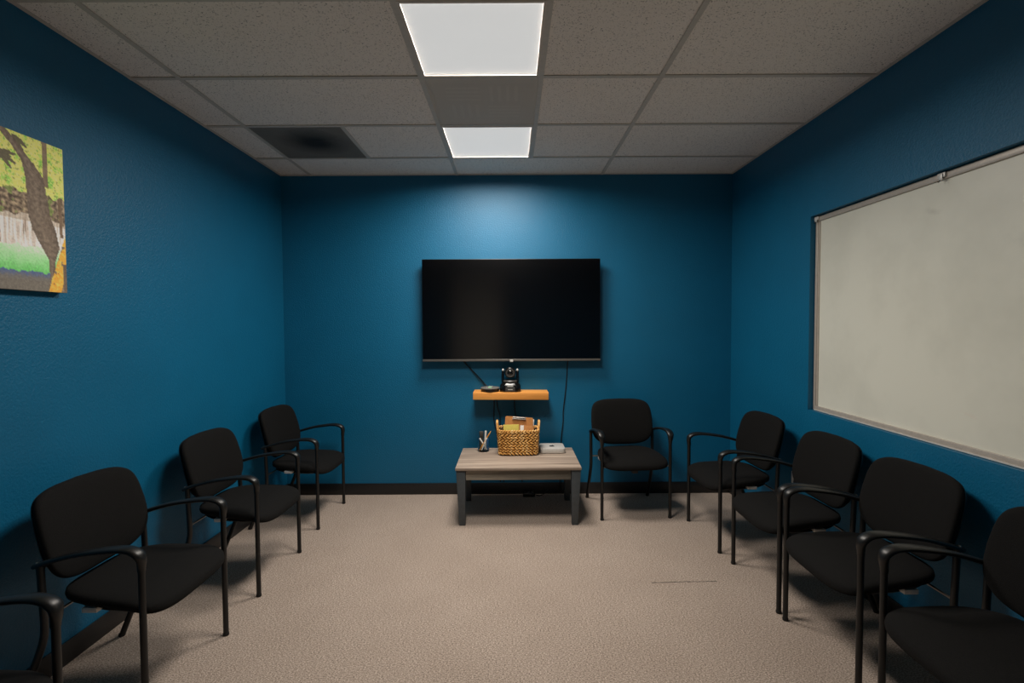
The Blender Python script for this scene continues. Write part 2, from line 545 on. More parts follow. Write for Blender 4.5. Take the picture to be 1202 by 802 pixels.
# main runners (along the room) and cross tees, each its own piece
def bar(name, x0, x1, y0, y1):
    MB().box(x0, x1, y0, y1, H - 0.004, H).box((x0 + x1) / 2 - 0.001 if x1 - x0 < 0.03 else x0, (x0 + x1) / 2 + 0.001 if x1 - x0 < 0.03 else x1,
        (y0 + y1) / 2 - 0.001 if y1 - y0 < 0.03 else y0, (y0 + y1) / 2 + 0.001 if y1 - y0 < 0.03 else y1, H, H + 0.035).build(name, MT['bar'], ceil)
for x in (BAR_A, BAR_B, BAR_C): bar('main_runner', x - BW, x + BW, YR, YB)
for y in rows[1:-1]:
    for a, b in ((XL, BAR_A), (BAR_A, BAR_B), (BAR_B, BAR_C), (BAR_C, XR)):
        bar('cross_tee', a + BW if a != XL else a, b - BW if b != XR else b, y - BW, y + BW)
for r in (1, 2, 3): bar('cross_tee', BAR_E - BW, BAR_E + BW, rows[r + 1] + BW, rows[r] - BW)
bar('cross_tee', BAR_V - BW, BAR_V + BW, rows[2] + BW, rows[1] - BW)
for nm, a in (('wall_angle', (XL, XL + 0.02, YR, YB)), ('wall_angle', (XR - 0.02, XR, YR, YB)), ('wall_angle', (XL + 0.02, XR - 0.02, YB - 0.02, YB))):
    MB().box(a[0], a[1], a[2], a[3], H - 0.003, H - 0.0005).build(nm, MT['bar'], ceil)

# ceiling light panels
def ceiling_light(r, label):
    x0, x1, y1, y0 = BAR_B + BW, BAR_E - BW, rows[r] - BW, rows[r + 1] + BW
    cx, cy = (x0 + x1) / 2, (y0 + y1) / 2
    t = empty('ceiling_light', (cx, cy, H))
    tag(t, label, 'ceiling light', 'square ceiling light panels')
    hx, hy = (x1 - x0) / 2, (y1 - y0) / 2
    k = 0.013
    m = MB()
    m.box(-hx, hx, -hy, -hy + k, -0.006, 0.03).box(-hx, hx, hy - k, hy, -0.006, 0.03)
    m.box(-hx, -hx + k, -hy + k, hy - k, -0.006, 0.03).box(hx - k, hx, -hy + k, hy - k, -0.006, 0.03)
    m.build('frame', MT['trim'], t)
    MB().box(-hx + k, hx - k, -hy + k, hy - k, 0.0, 0.006).build('diffuser', MT['diffuser'], t)
    MB().box(-hx, hx, -hy, hy, 0.031, 0.09).build('housing', MT['trim'], t)
    ld = bpy.data.lights.new('panel_lamp', 'AREA'); ld.shape = 'RECTANGLE'
    ld.size = 2 * (hx - k); ld.size_y = 2 * (hy - k); ld.energy = LAMP_POWER; ld.color = LAMP_COLOR; ld.spread = LAMP_SPREAD
    lo = bpy.data.objects.new('panel_lamp', ld); COL.objects.link(lo); lo.parent = t; lo.location = (0, 0, -0.004)
    return t
ceiling_light(1, 'lit square ceiling panel nearest the television wall')
ceiling_light(3, 'large lit square ceiling panel at the top edge, in front of the grey vent')

# perforated supply vent between the lights
def supply_vent():
    x0, x1, y1, y0 = BAR_B + BW, BAR_E - BW, rows[2] - BW, rows[3] + BW
    t = empty('ceiling_vent', ((x0 + x1) / 2, (y0 + y1) / 2, H))
    tag(t, 'grey perforated square ceiling vent between the two light panels', 'vent')
    hx, hy = (x1 - x0) / 2, (y1 - y0) / 2
    MB().box(-hx, hx, -hy, hy, -0.001, 0.0).build('perforated_face', MT['perf'], t)
    MB().box(-hx, hx, -hy, hy, 0.06, 0.066).box(-hx, -hx + .004, -hy, hy, 0.002, 0.06).box(hx - .004, hx, -hy, hy, 0.002, 0.06) \
        .box(-hx + .004, hx - .004, -hy, -hy + .004, 0.002, 0.06).box(-hx + .004, hx - .004, hy - .004, hy, 0.002, 0.06).build('plenum_box', MT['plenum'], t)
    for qx, qy, along in ((-1, 1, 0), (1, 1, 1), (-1, -1, 1), (1, -1, 0)):
        for k in range(4):
            o = 0.035 + k * 0.045
            if along: m = MB().box(0.02, 0.20, o, o + 0.018, 0.0015, 0.003)
            else: m = MB().box(o, o + 0.018, 0.02, 0.20, 0.0015, 0.003)
            m.v = [(x * qx, y * qy, z) for x, y, z in m.v]
            m.build('louver', MT['louver'], t)
supply_vent()
def return_vent():
    x0, x1, y1, y0 = BAR_A + BW, BAR_V - BW, rows[1] - BW, rows[2] + BW
    t = empty('ceiling_vent', ((x0 + x1) / 2, (y0 + y1) / 2, H))
    tag(t, 'dark dusty perforated return vent with a black centre over the left corner', 'vent')
    hx, hy = (x1 - x0) / 2, (y1 - y0) / 2
    MB().box(-hx, hx, -hy, hy, -0.001, 0.0).build('perforated_face', MT['perfdark'], t)
    MB().box(-hx, hx, -hy, hy, 0.09, 0.096).box(-hx, -hx + .004, -hy, hy, 0.002, 0.09).box(hx - .004, hx, -hy, hy, 0.002, 0.09) \
        .box(-hx + .004, hx - .004, -hy, -hy + .004, 0.002, 0.09).box(-hx + .004, hx - .004, hy - .004, hy, 0.002, 0.09).build('plenum_box', MT['plenum'], t)
    MB().lathe([(0.165, 0.04), (0.17, 0.04), (0.17, 0.088), (0.165, 0.088)], seg=32, caps=False).build('duct_collar', MT['plenum'], t, smooth=40)
    MB().lathe([(0.168, 0.080), (0.168, 0.086)], seg=32).build('duct_opening', MT['duct'], t)
return_vent()

# ------------------------------------------------------------------ television
def television():
    x0, x1, z0, z1, yf = -0.279, 1.199, 1.146, 1.994, -0.085
    t = empty('television', ((x0 + x1) / 2, 0, z0))
    tag(t, 'large black flat-screen television mounted on the blue wall', 'television')
    hx = (x1 - x0) / 2; h = z1 - z0
    MB().box(-hx, hx, yf + 0.004, yf + 0.03, 0.0, h).build('panel', MT['tvbody'], t, bevel=0.003)
    MB().box(-hx + .004, hx - .004, yf, yf + 0.004, 0.020, h - .004).build('screen', MT['tvscreen'], t)
    MB().box(-hx, hx, yf - 0.004, yf + 0.0038, 0.0, 0.0175).build('bezel', MT['bezel'], t, bevel=0.002)
    MB().box(-0.013, 0.013, yf - 0.006, yf - 0.0042, -0.006, 0.012).build('badge', MT['silver'], t, bevel=0.001)
    MB().box(-0.5, 0.5, yf + 0.03, yf + 0.06, 0.04, 0.5).build('rear_housing', MT['tvbody'], t, bevel=0.008)
    MB().box(-0.3, 0.3, -0.012, -0.001, 0.2, 0.6).box(-0.2, -0.16, -0.026, -0.012, 0.12, 0.62).box(0.16, 0.2, -0.026, -0.012, 0.12, 0.62).build('wall_bracket', MT['steel'], t)
television()

# ------------------------------------------------------------------ shelf, camera, speakerphone
SZ = 0.897
def shelf():
    o = MB().box(-0.3085, 0.3085, -0.185, -0.001, -0.060, 0.0).build('wall_shelf', MT['pine'], None, bevel=0.004, loc=(0.4525, 0, SZ))
    o.rotation_euler = (0, 0.007, 0)
    tag(o, 'short thick orange pine shelf on the wall under the television', 'shelf')
shelf()
def conference_camera():
    t = empty('conference_camera', (0.448, -0.105, SZ - 0.0005))
    t.scale = (1.08, 1.05, 1.0)
    tag(t, 'black motorised conference camera on the pine shelf', 'camera')
    oct_ = lambda s, c: [(-s + c, -s), (s - c, -s), (s, -s + c), (s, s - c), (s - c, s), (-s + c, s), (-s, s - c), (-s, -s + c)]
    m = MB()
    b0, b1, b2, b3 = oct_(0.078, 0.03), oct_(0.08, 0.03), oct_(0.078, 0.032), oct_(0.06, 0.03)
    n = 8
    vs = [(x, y * .8, 0.0) for x, y in b0] + [(x, y * .8, 0.012) for x, y in b1] + [(x, y * .8, 0.055) for x, y in b2] + [(x, y * .8, 0.076) for x, y in b3]
    fs = [tuple(reversed(range(n))), tuple(range(3 * n, 4 * n))] + [(r * n + i, r * n + (i + 1) % n, (r + 1) * n + (i + 1) % n, (r + 1) * n + i) for r in range(3) for i in range(n)]
    m.add(vs, fs).build('base', MT['blackp'], t, bevel=0.004)
    MB().box(-0.022, 0.022, -0.0665, -0.063, 0.047, 0.053).build('maker_strip', MT['silver'], t)
    p = MB().box(-0.036, 0.036, -0.0658, -0.061, 0.008, 0.042).build('receiver_window', MT['darkgrey'], t, bevel=0.002)
    MB().box(-0.018, 0.018, -0.0672, -0.066, 0.020, 0.025).build('status_strip', MT['silver'], p)
    # yoke: a curved tray and two upright arms
    MB().lathe([(0.05, 0.074), (0.056, 0.078), (0.058, 0.086), (0.05, 0.096), (0.03, 0.09), (0.01, 0.088)], seg=32).build('turntable', MT['darkgrey'], t, smooth=50)
    for s in (-1, 1):
        a = MB().sweep([(s * 0.055, 0, 0.078), (s * 0.057, 0, 0.12), (s * 0.056, 0, 0.165), (s * 0.053, 0, 0.186)], [(0.012, 0.030), (0.0115, 0.027), (0.0105, 0.022), (0.007, 0.013)], seg=12, side=(1, 0, 0)).build('arm', MT['blackp'], t, smooth=50)
        MB().ellipsoid((s * 0.055, -0.012, 0.178), (0.0085, 0, 0), (0, 0.013, 0), (0, 0, 0.012), 12, 8).build('arm_highlight', MT['silver'], a, smooth=60)  # small silver ball paints the bright highlight at the arm's top
    hd = MB().lathe([(0.030, -0.045), (0.041, -0.035), (0.044, -0.01), (0.044, 0.03), (0.040, 0.038), (0.036, 0.040)], (0, 0, 0.158), 28, 'y').build('head', MT['blackp'], t, smooth=40)
    MB().lathe([(0.034, 0.0401), (0.034, 0.046), (0.028, 0.047), (0.026, 0.043)], (0, 0, 0.156), 28, 'y').build('lens_ring', MT['darkgrey'], hd, smooth=40)
    MB().lathe([(0.026, 0.0405), (0.02, 0.0445), (0.01, 0.0465), (0.001, 0.047)], (0, 0, 0.156), 24, 'y').build('lens', MT['tvscreen'], hd, smooth=60)
conference_camera()
def speakerphone():
    t = empty('speakerphone', (0.281, -0.115, SZ + 0.0012))
    tag(t, 'round grey speakerphone puck with a green light on the pine shelf', 'speakerphone')
    MB().lathe([(0.066, 0), (0.074, 0.004), (0.076, 0.020), (0.079, 0.026)], seg=36).build('base', MT['shell'], t, smooth=40)
    MB().lathe([(0.079, 0.0262), (0.079, 0.031), (0.074, 0.035), (0.05, 0.037), (0.02, 0.038)], seg=36).build('top_cover', plain('grey_mesh_grille', (104, 100, 95), 0.5, bump=0.5, bscale=900), t, smooth=40)
    MB().box(-0.014, 0.014, -0.04, -0.022, 0.0368, 0.0392).build('status_light', MT['green'], t)
    MB().box(-0.03, -0.02, -0.037, -0.027, 0.0366, 0.039).build('button', MT['silver'], t)
    MB().box(-0.012, 0.02, 0.035, 0.05, 0.0365, 0.039).build('button', MT['silver'], t)
speakerphone()

# ------------------------------------------------------------------ cables
def cable(pts, r, label, name='cable'):
    o = MB().sweep(spline(pts, 6), r, 7).build(name, MT['cable'], None, smooth=60)
    return tag(o, label, 'cable')
cable([(0.03, -0.008, 1.17), (0.07, -0.006, 1.118), (0.13, -0.006, 1.06), (0.20, -0.007, 0.985), (0.235, -0.012, 0.945), (0.262, -0.034, 0.918)], 0.0035, 'thin black cable running from under the television to the speakerphone')
cable([(0.05, -0.016, 1.16), (0.11, -0.014, 1.075), (0.19, -0.014, 0.978), (0.232, -0.02, 0.93), (0.25, -0.034, 0.905)], 0.0025, 'second thin black cable slanting beside the first above the speakerphone')
cable([(0.945, -0.03, 1.18), (0.935, -0.008, 1.12), (0.928, -0.006, 1.0), (0.915, -0.006, 0.86), (0.898, -0.006, 0.72), (0.896, -0.006, 0.62), (0.884, -0.007, 0.52), (0.876, -0.008, 0.40), (0.87, -0.014, 0.2), (0.86, -0.02, 0.02)], 0.0042, 'long black cable hanging from the television right side to the floor')
cable([(0.309, -0.008, 0.828), (0.308, -0.006, 0.74), (0.306, -0.006, 0.66), (0.315, -0.006, 0.59), (0.333, -0.008, 0.51), (0.345, -0.012, 0.3), (0.36, -0.018, 0.11)], 0.0042, 'leftmost black cable hanging below the pine shelf')
cable([(0.331, -0.012, 0.828), (0.338, -0.008, 0.75), (0.357, -0.006, 0.68), (0.362, -0.006, 0.60), (0.37, -0.008, 0.45), (0.38, -0.016, 0.2), (0.39, -0.02, 0.11)], 0.0036, 'middle black cable bending below the pine shelf')
cable([(0.483, -0.010, 0.828), (0.484, -0.008, 0.74), (0.498, -0.006, 0.65), (0.515, -0.006, 0.55), (0.53, -0.010, 0.3), (0.545, -0.02, 0.11)], 0.0042, 'rightmost black cable hanging below the pine shelf behind the clipboard')
def power_strip():
    t = empty('power_strip', (0.60, -0.062, 0.0))
    tag(t, 'small black power strip on the carpet beneath the grey table', 'power strip')
    MB().box(-0.05, 0.05, -0.026, 0.026, 0, 0.034).build('body', MT['blackp'], t, bevel=0.004)
    for k in range(3): MB().box(-0.042 + k * 0.03, -0.022 + k * 0.03, -0.012, 0.012, 0.034, 0.0352).build('socket', MT['darkgrey'], t)
    MB().sweep(spline([(0.05, 0, 0.015), (0.09, -0.012, 0.008), (0.13, 0.0, 0.02), (0.165, 0.03, 0.05)], 6), 0.004, 7).build('cord', MT['cable'], t, smooth=60)
power_strip()

# ------------------------------------------------------------------ side table
TZ = 0.425
def table():
    t = empty('coffee_table', (0.505, -0.40, 0))
    tag(t, 'low grey wood-grain coffee table with slate tapered legs under the shelf', 'table')
    MB().box(-0.453, 0.453, -0.298, 0.288, TZ - 0.020, TZ).build('table_top', MT['top'], t, bevel=0.003)
    for sx in (-1, 1):
        for sy in (-1, 1):
            xo, xi = 0.449, 0.382           # outer / inner at top
            x2 = 0.392                      # inner at the foot
            yo = 0.288 if sy < 0 else 0.276; yi, y2 = yo - 0.062, yo - 0.048
            def q(x, y, z): return (sx * x, sy * y, z)
            xb = 0.428
            bot = [q(xb, yo - .008, 0), q(xb - 0.043, yo - .008, 0), q(xb - 0.043, y2, 0), q(xb, y2, 0)]
            top = [q(xo, yo, TZ - .0205), q(xi, yo, TZ - .0205), q(xi, yi, TZ - .0205), q(xo, yi, TZ - .0205)]
            MB().hexa(bot, top).build('leg', MT['leg'], t, bevel=0.002)
    z0, z1 = TZ - 0.093, TZ - 0.0205
    MB().box(-0.379, 0.379, -0.276, -0.256, z0, z1).build('apron', MT['apron'], t)
    MB().box(-0.379, 0.379, 0.245, 0.265, z0, z1).build('apron', MT['apron'], t)
    MB().box(-0.425, -0.405, -0.228, 0.216, z0, z1).build('apron', MT['leg'], t)
    MB().box(0.405, 0.425, -0.228, 0.216, z0, z1).build('apron', MT['leg'], t)
table()

# ------------------------------------------------------------------ basket and its contents
BX, BY = 0.509, -0.285
def basket():
    t = empty('wicker_basket', (BX, BY, TZ))
    tag(t, 'rectangular woven seagrass basket with two handles on the grey table', 'basket')
    hb, hd, hh = 0.149, 0.088, 0.195
    def outline(z, grow=0.0, m=80):
        k = z / hh
        a, b = hb + 0.012 * k + grow, hd + 0.012 * k + grow
        out = []
        n = 5.0
        for i in range(m):
            th = 2 * PI * i / m
            c, s = math.cos(th), math.sin(th)
            rr = (abs(c / a) ** n + abs(s / b) ** n) ** (-1 / n)
            out.append(Vector((rr * c, rr * s, z)))
        return out
    # resample an outline by arc length
    def even(o, cnt, off):
        L = [0.0]
        for i in range(len(o)): L.append(L[-1] + (o[(i + 1) % len(o)] - o[i]).length)
        res = []
        for k in range(cnt):
            d = ((k + off) / cnt % 1.0) * L[-1]
            i = max(j for j in range(len(o)) if L[j] <= d)
            f = (d - L[i]) / max(1e-9, L[i + 1] - L[i])
            p = o[i].lerp(o[(i + 1) % len(o)], f)
            res.append((p, (o[(i + 1) % len(o)] - o[i]).normalized()))
        return res
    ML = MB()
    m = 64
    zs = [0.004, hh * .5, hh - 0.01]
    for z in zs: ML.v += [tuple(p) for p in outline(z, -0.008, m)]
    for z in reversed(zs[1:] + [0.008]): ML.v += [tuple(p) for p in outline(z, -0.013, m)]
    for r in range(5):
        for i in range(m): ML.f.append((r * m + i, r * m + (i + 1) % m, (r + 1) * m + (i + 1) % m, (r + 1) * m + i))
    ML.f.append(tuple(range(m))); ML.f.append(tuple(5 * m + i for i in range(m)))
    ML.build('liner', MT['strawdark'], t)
    ROWS = 9
    rh = (hh - 0.008) / ROWS
    for r in range(ROWS):
        z = (r + 0.5) * rh + 0.008
        M_ = MB()
        for k, (p, d) in enumerate(even(outline(z), 30, 0.5 * (r % 2))):
            up = Vector((0, 0, 1)); out = d.cross(up)
            tilt = (0.5 if r % 2 else -0.5) + random.uniform(-.2, .2)
            ax = d * math.cos(tilt) + up * math.sin(tilt)
            bx = up * math.cos(tilt) - d * math.sin(tilt)
            M_.ellipsoid(p + out * random.uniform(-.001, .003), ax * 0.0215, bx * 0.0078, out * 0.0090, 6, 4)
        M_.build('weave_row', MT['straw'], t, smooth=60)
    M_ = MB()
    for k, (p, d) in enumerate(even(outline(hh + 0.002), 46, 0)):
        up = Vector((0, 0, 1)); out = d.cross(up)
        ax = d * 0.8 + up * 0.6; bx = up * 0.8 - d * 0.6
        M_.ellipsoid(p, ax * 0.014, bx * 0.008, out * 0.0105, 6, 4)
    M_.build('rim', MT['straw'], t, smooth=60)
    for s in (-1, 1):
        P = spline([(s * 0.160, -0.055, hh - 0.01), (s * 0.164, -0.046, hh + 0.035), (s * 0.166, -0.02, hh + 0.062), (s * 0.166, 0.02, hh + 0.062), (s * 0.164, 0.046, hh + 0.035), (s * 0.160, 0.055, hh - 0.01)], 8)
        M_ = MB()
        for i in range(0, len(P) - 1):
            d = (P[min(i + 1, len(P) - 1)] - P[max(i - 1, 0)]).normalized(); n1 = d.cross(Vector((1, 0, 0))).normalized(); n2 = d.cross(n1)
            ax = (d + n2 * (0.5 if i % 2 else -0.3)).normalized()
            M_.ellipsoid(P[i], ax * 0.0115, n1 * 0.0085, n2 * 0.0085, 6, 4)
        M_.build('handle', MT['straw'], t, smooth=60)
basket()
def clipboard():
    t = empty('clipboard', (BX - 0.008, BY + 0.02, TZ + 0.022))
    t.rotation_euler = (-0.10, 0.075, 0)
    tag(t, 'brown hardboard clipboard with a silver clip leaning in the basket', 'clipboard')
    m = MB().prism(rrect(-0.112, 0.112, 0.0, 0.262, 0.012), -0.002, 0.002)
    m.v = [(x, z, y) for x, y, z in m.v]
    m.build('board', MT['hardboard'], t)
    c = MB().hexa([(-0.058, -0.004, 0.236), (0.058, -0.004, 0.236), (0.058, -0.002, 0.236), (-0.058, -0.002, 0.236)], [(-0.05, -0.018, 0.246), (0.05, -0.018, 0.246), (0.05, -0.002, 0.262), (-0.05, -0.002, 0.262)]).build('clip', MT['silver'], t, bevel=0.001)
    MB().sweep([(-0.052, -0.016, 0.256), (0.052, -0.016, 0.256)], 0.0045, 8).build('spring_bar', MT['chrome'], c, smooth=50)
clipboard()
def sheet(name, mat, x0, x1, z0, z1, y, lean, tilt, label, cat, th=0.003):
    o = MB().box(x0, x1, -th / 2, th / 2, 0, z1 - z0).build(name, mat, None, bevel=0.0008, loc=(BX, BY + y, TZ + z0))
    o.rotation_euler = (lean, tilt, 0)
    return tag(o, label, cat)
sheet('paper_stack', MT['paper'], -0.10, 0.113, 0.022, 0.268, 0.036, -0.09, 0.075, 'white papers showing behind the clipboard in the basket', 'papers', 0.006)
sheet('notepad', MT['yellow'], -0.113, 0.01, 0.03, 0.235, -0.032, -0.05, -0.02, 'yellow notepad standing in front of the clipboard in the basket', 'notepad', 0.008)
sheet('index_card', MT['paper'], 0.012, 0.04, 0.06, 0.232, -0.052, -0.06, 0.03, 'small white card beside the yellow notepad in the basket', 'card', 0.002)
sheet('envelope', MT['hardboard'], 0.03, 0.12, 0.03, 0.222, -0.006, -0.04, 0.03, 'brown envelope low at the right side of the basket', 'envelope', 0.003)

# ------------------------------------------------------------------ mini computer, adapter, glass of pens
def mini_computer():
    t = empty('mini_computer', (0.784, -0.215, TZ), 0.02)
    tag(t, 'flat square silver mini computer right of the basket', 'computer')
    MB().prism(rrect(-0.075, 0.075, -0.075, 0.075, 0.03), 0.0, 0.004).build('foot', MT['blackp'], t)
    MB().prism(rrect(-0.0985, 0.0985, -0.0985, 0.0985, 0.028, 8), 0.004, 0.039).build('body', MT['silver'], t, bevel=0.002)
    # small dark fruit-shaped emblem on the lid
    pts = []
    for k in range(40):
        a = 2 * PI * k / 40
        r = 0.0165 * (1 + 0.06 * math.cos(2 * a)) * (1 - 0.12 * max(0, math.sin(a)) ** 8 - 0.08 * max(0, -math.sin(a)) ** 10)
        x, y = r * math.cos(a), r * math.sin(a)
        dx, dy = x - 0.021, y - 0.002
        dd = math.hypot(dx, dy)
        if dd < 0.0095: x, y = 0.021 + dx / dd * 0.0095, 0.002 + dy / dd * 0.0095
        pts.append((x, y - 0.002))
    m = MB().prism(pts, 0.0391, 0.0396)
    m.prism([(0.0, 0.016), (0.004, 0.018), (0.008, 0.024), (0.0075, 0.027), (0.003, 0.024), (0.0, 0.020)], 0.0391, 0.0396)
    m.v = [(x * 1.35, y * 1.35, z) for x, y, z in m.v]
    m.build('emblem', MT['logo'], t)
mini_computer()
t = empty('power_adapter', (0.658, -0.150, TZ)); tag(t, 'small white adapter peeking out behind the basket and silver computer', 'adapter')
MB().box(-0.016, 0.022, -0.012, 0.012, 0, 0.058).build('body', MT['white'], t, bevel=0.003)
MB().box(0.003, 0.010, -0.0135, -0.012, 0.04, 0.05).build('prong_cover', MT['darkgrey'], t)

GX, GY = 0.228, -0.21
def pen_glass():
    t = empty('pen_glass', (GX, GY, TZ))
    tag(t, 'clear drinking glass full of pens at the left of the basket', 'glass')
    MB().lathe([(0.043, 0.0), (0.046, 0.004), (0.049, 0.108), (0.0475, 0.108), (0.0445, 0.008), (0.040, 0.007)], seg=32).build('tumbler', MT['glass'], t, smooth=50)
pen_glass()
def stick(name, a, b, r, mat, label, cat, tip=None, tipmat=None):
    a, b = Vector(a), Vector(b); d = (b - a)
    e = empty(name, (GX + a.x, GY + a.y, TZ + a.z)); tag(e, label, cat)
    MB().sweep([(0, 0, 0), d * 0.86], r, 10).build('barrel', mat, e, smooth=40)
    MB().sweep([d * 0.86, d * 0.97, d], [r * 1.02, r * (0.7 if tip else 1.02), r * (0.2 if tip else 0.9)], 10).build('cap' if not tip else 'tip', tipmat or mat, e, smooth=40)
stick('pencil', (-0.030, -0.020, 0.012), (0.062, -0.012, 0.165), 0.0048, MT['pencil'], 'orange pencil slanting up to the right out of the pen glass', 'pencil', True, MT['straw'])
stick('marker', (0.026, -0.004, 0.014), (-0.03, -0.006, 0.105), 0.0065, MT['white'], 'white marker slanting up to the left in the pen glass', 'marker')
stick('marker', (0.012, 0.020, 0.010), (0.018, 0.022, 0.160), 0.0085, MT['white'], 'tall white marker standing upright in the pen glass', 'marker')
stick('pen', (-0.016, -0.034, 0.013), (0.03, -0.030, 0.112), 0.005, MT['white'], 'white pen lying beside the orange pencil in the pen glass', 'pen', False, MT['paper'])
stick('marker', (0.032, 0.010, 0.011), (0.036, 0.012, 0.098), 0.006, MT['blue'], 'short blue marker in the pen glass', 'marker')
o = MB().lathe([(0.021, 0), (0.022, 0.003), (0.022, 0.118), (0.0235, 0.12), (0.0235, 0.152), (0.021, 0.155)], seg=24).build('marker_canister', MT['darkgrey'], None, smooth=40, loc=(GX - 0.014, GY + 0.016, TZ + 0.0085))
o.location.x = GX - 0.018; o.location.y = GY + 0.019
o.scale = (0.76, 0.76, 0.95)
tag(o, 'dark grey capped canister standing in the pen glass', 'canister')

# ------------------------------------------------------------------ whiteboard in the recess
def whiteboard():
    t = empty('whiteboard', (XR + RD, (RY0 + RY1) / 2, RZ0))
    tag(t, 'large whiteboard in aluminium frame set into the right wall', 'whiteboard')
    hy = (RY1 - RY0) / 2 - 0.004; h = RZ1 - RZ0 - 0.004
    z0 = 0.002
    MB().box(-0.012, -0.001, -hy + 0.01, hy - 0.01, z0 + 0.01, h - 0.01).build('panel', MT['board'], t)
    MB().box(-0.022, -0.001, hy - 0.022, hy, z0, h).build('side_rail', MT['alu'], t, bevel=0.003)
    MB().box(-0.017, -0.0121, hy - 0.036, hy - 0.0222, z0 + 0.03, h - 0.03).build('inner_bead', MT['alu'], t)
    MB().box(-0.022, -0.001, -hy, -hy + 0.022, z0, h).build('side_rail', MT['alu'], t, bevel=0.003)
    MB().box(-0.022, -0.001, -hy + 0.0222, hy - 0.0222, h - 0.030, h).build('top_rail', MT['alu'], t, bevel=0.003)
    MB().box(-0.024, -0.001, -hy + 0.0222, hy - 0.0222, z0, z0 + 0.028).build('bottom_rail', MT['alu'], t, bevel=0.003)
    MB().box(-0.030, -0.0242, -hy + 0.0222, hy - 0.0222, z0, z0 + 0.006).build('tray_lip', MT['silver'], t, bevel=0.001)
    for y in (hy - 0.015, RY1 - 0.92 - (RY0 + RY1) / 2):
        m = MB().box(-0.030, -0.0225, y - 0.022, y + 0.018, h - 0.022, h - 0.002).box(-0.034, -0.030, y - 0.012, y + 0.006, h - 0.034, h - 0.006)
        m.build('map_clip', MT['silver'], t, bevel=0.001)
        MB().sweep([(-0.036, y - 0.003, h - 0.034), (-0.04, y - 0.003, h - 0.043), (-0.046, y - 0.003, h - 0.040)], 0.002, 6).build('map_hook', MT['steel'], t)
whiteboard()

# ------------------------------------------------------------------ outlet on the right wall
t = empty('wall_outlet', (XR, -0.985, 0.41)); tag(t, 'white electrical outlet on the right wall behind the chairs', 'outlet')
MB().box(-0.006, -0.0005, -0.036, 0.036, -0.058, 0.058).build('cover_plate', MT['white'], t, bevel=0.002)
for s in (-1, 1): MB().box(-0.008, -0.006, -0.016, 0.016, s * 0.026 - 0.016, s * 0.026 + 0.016).build('socket', MT['white'], t, bevel=0.003)

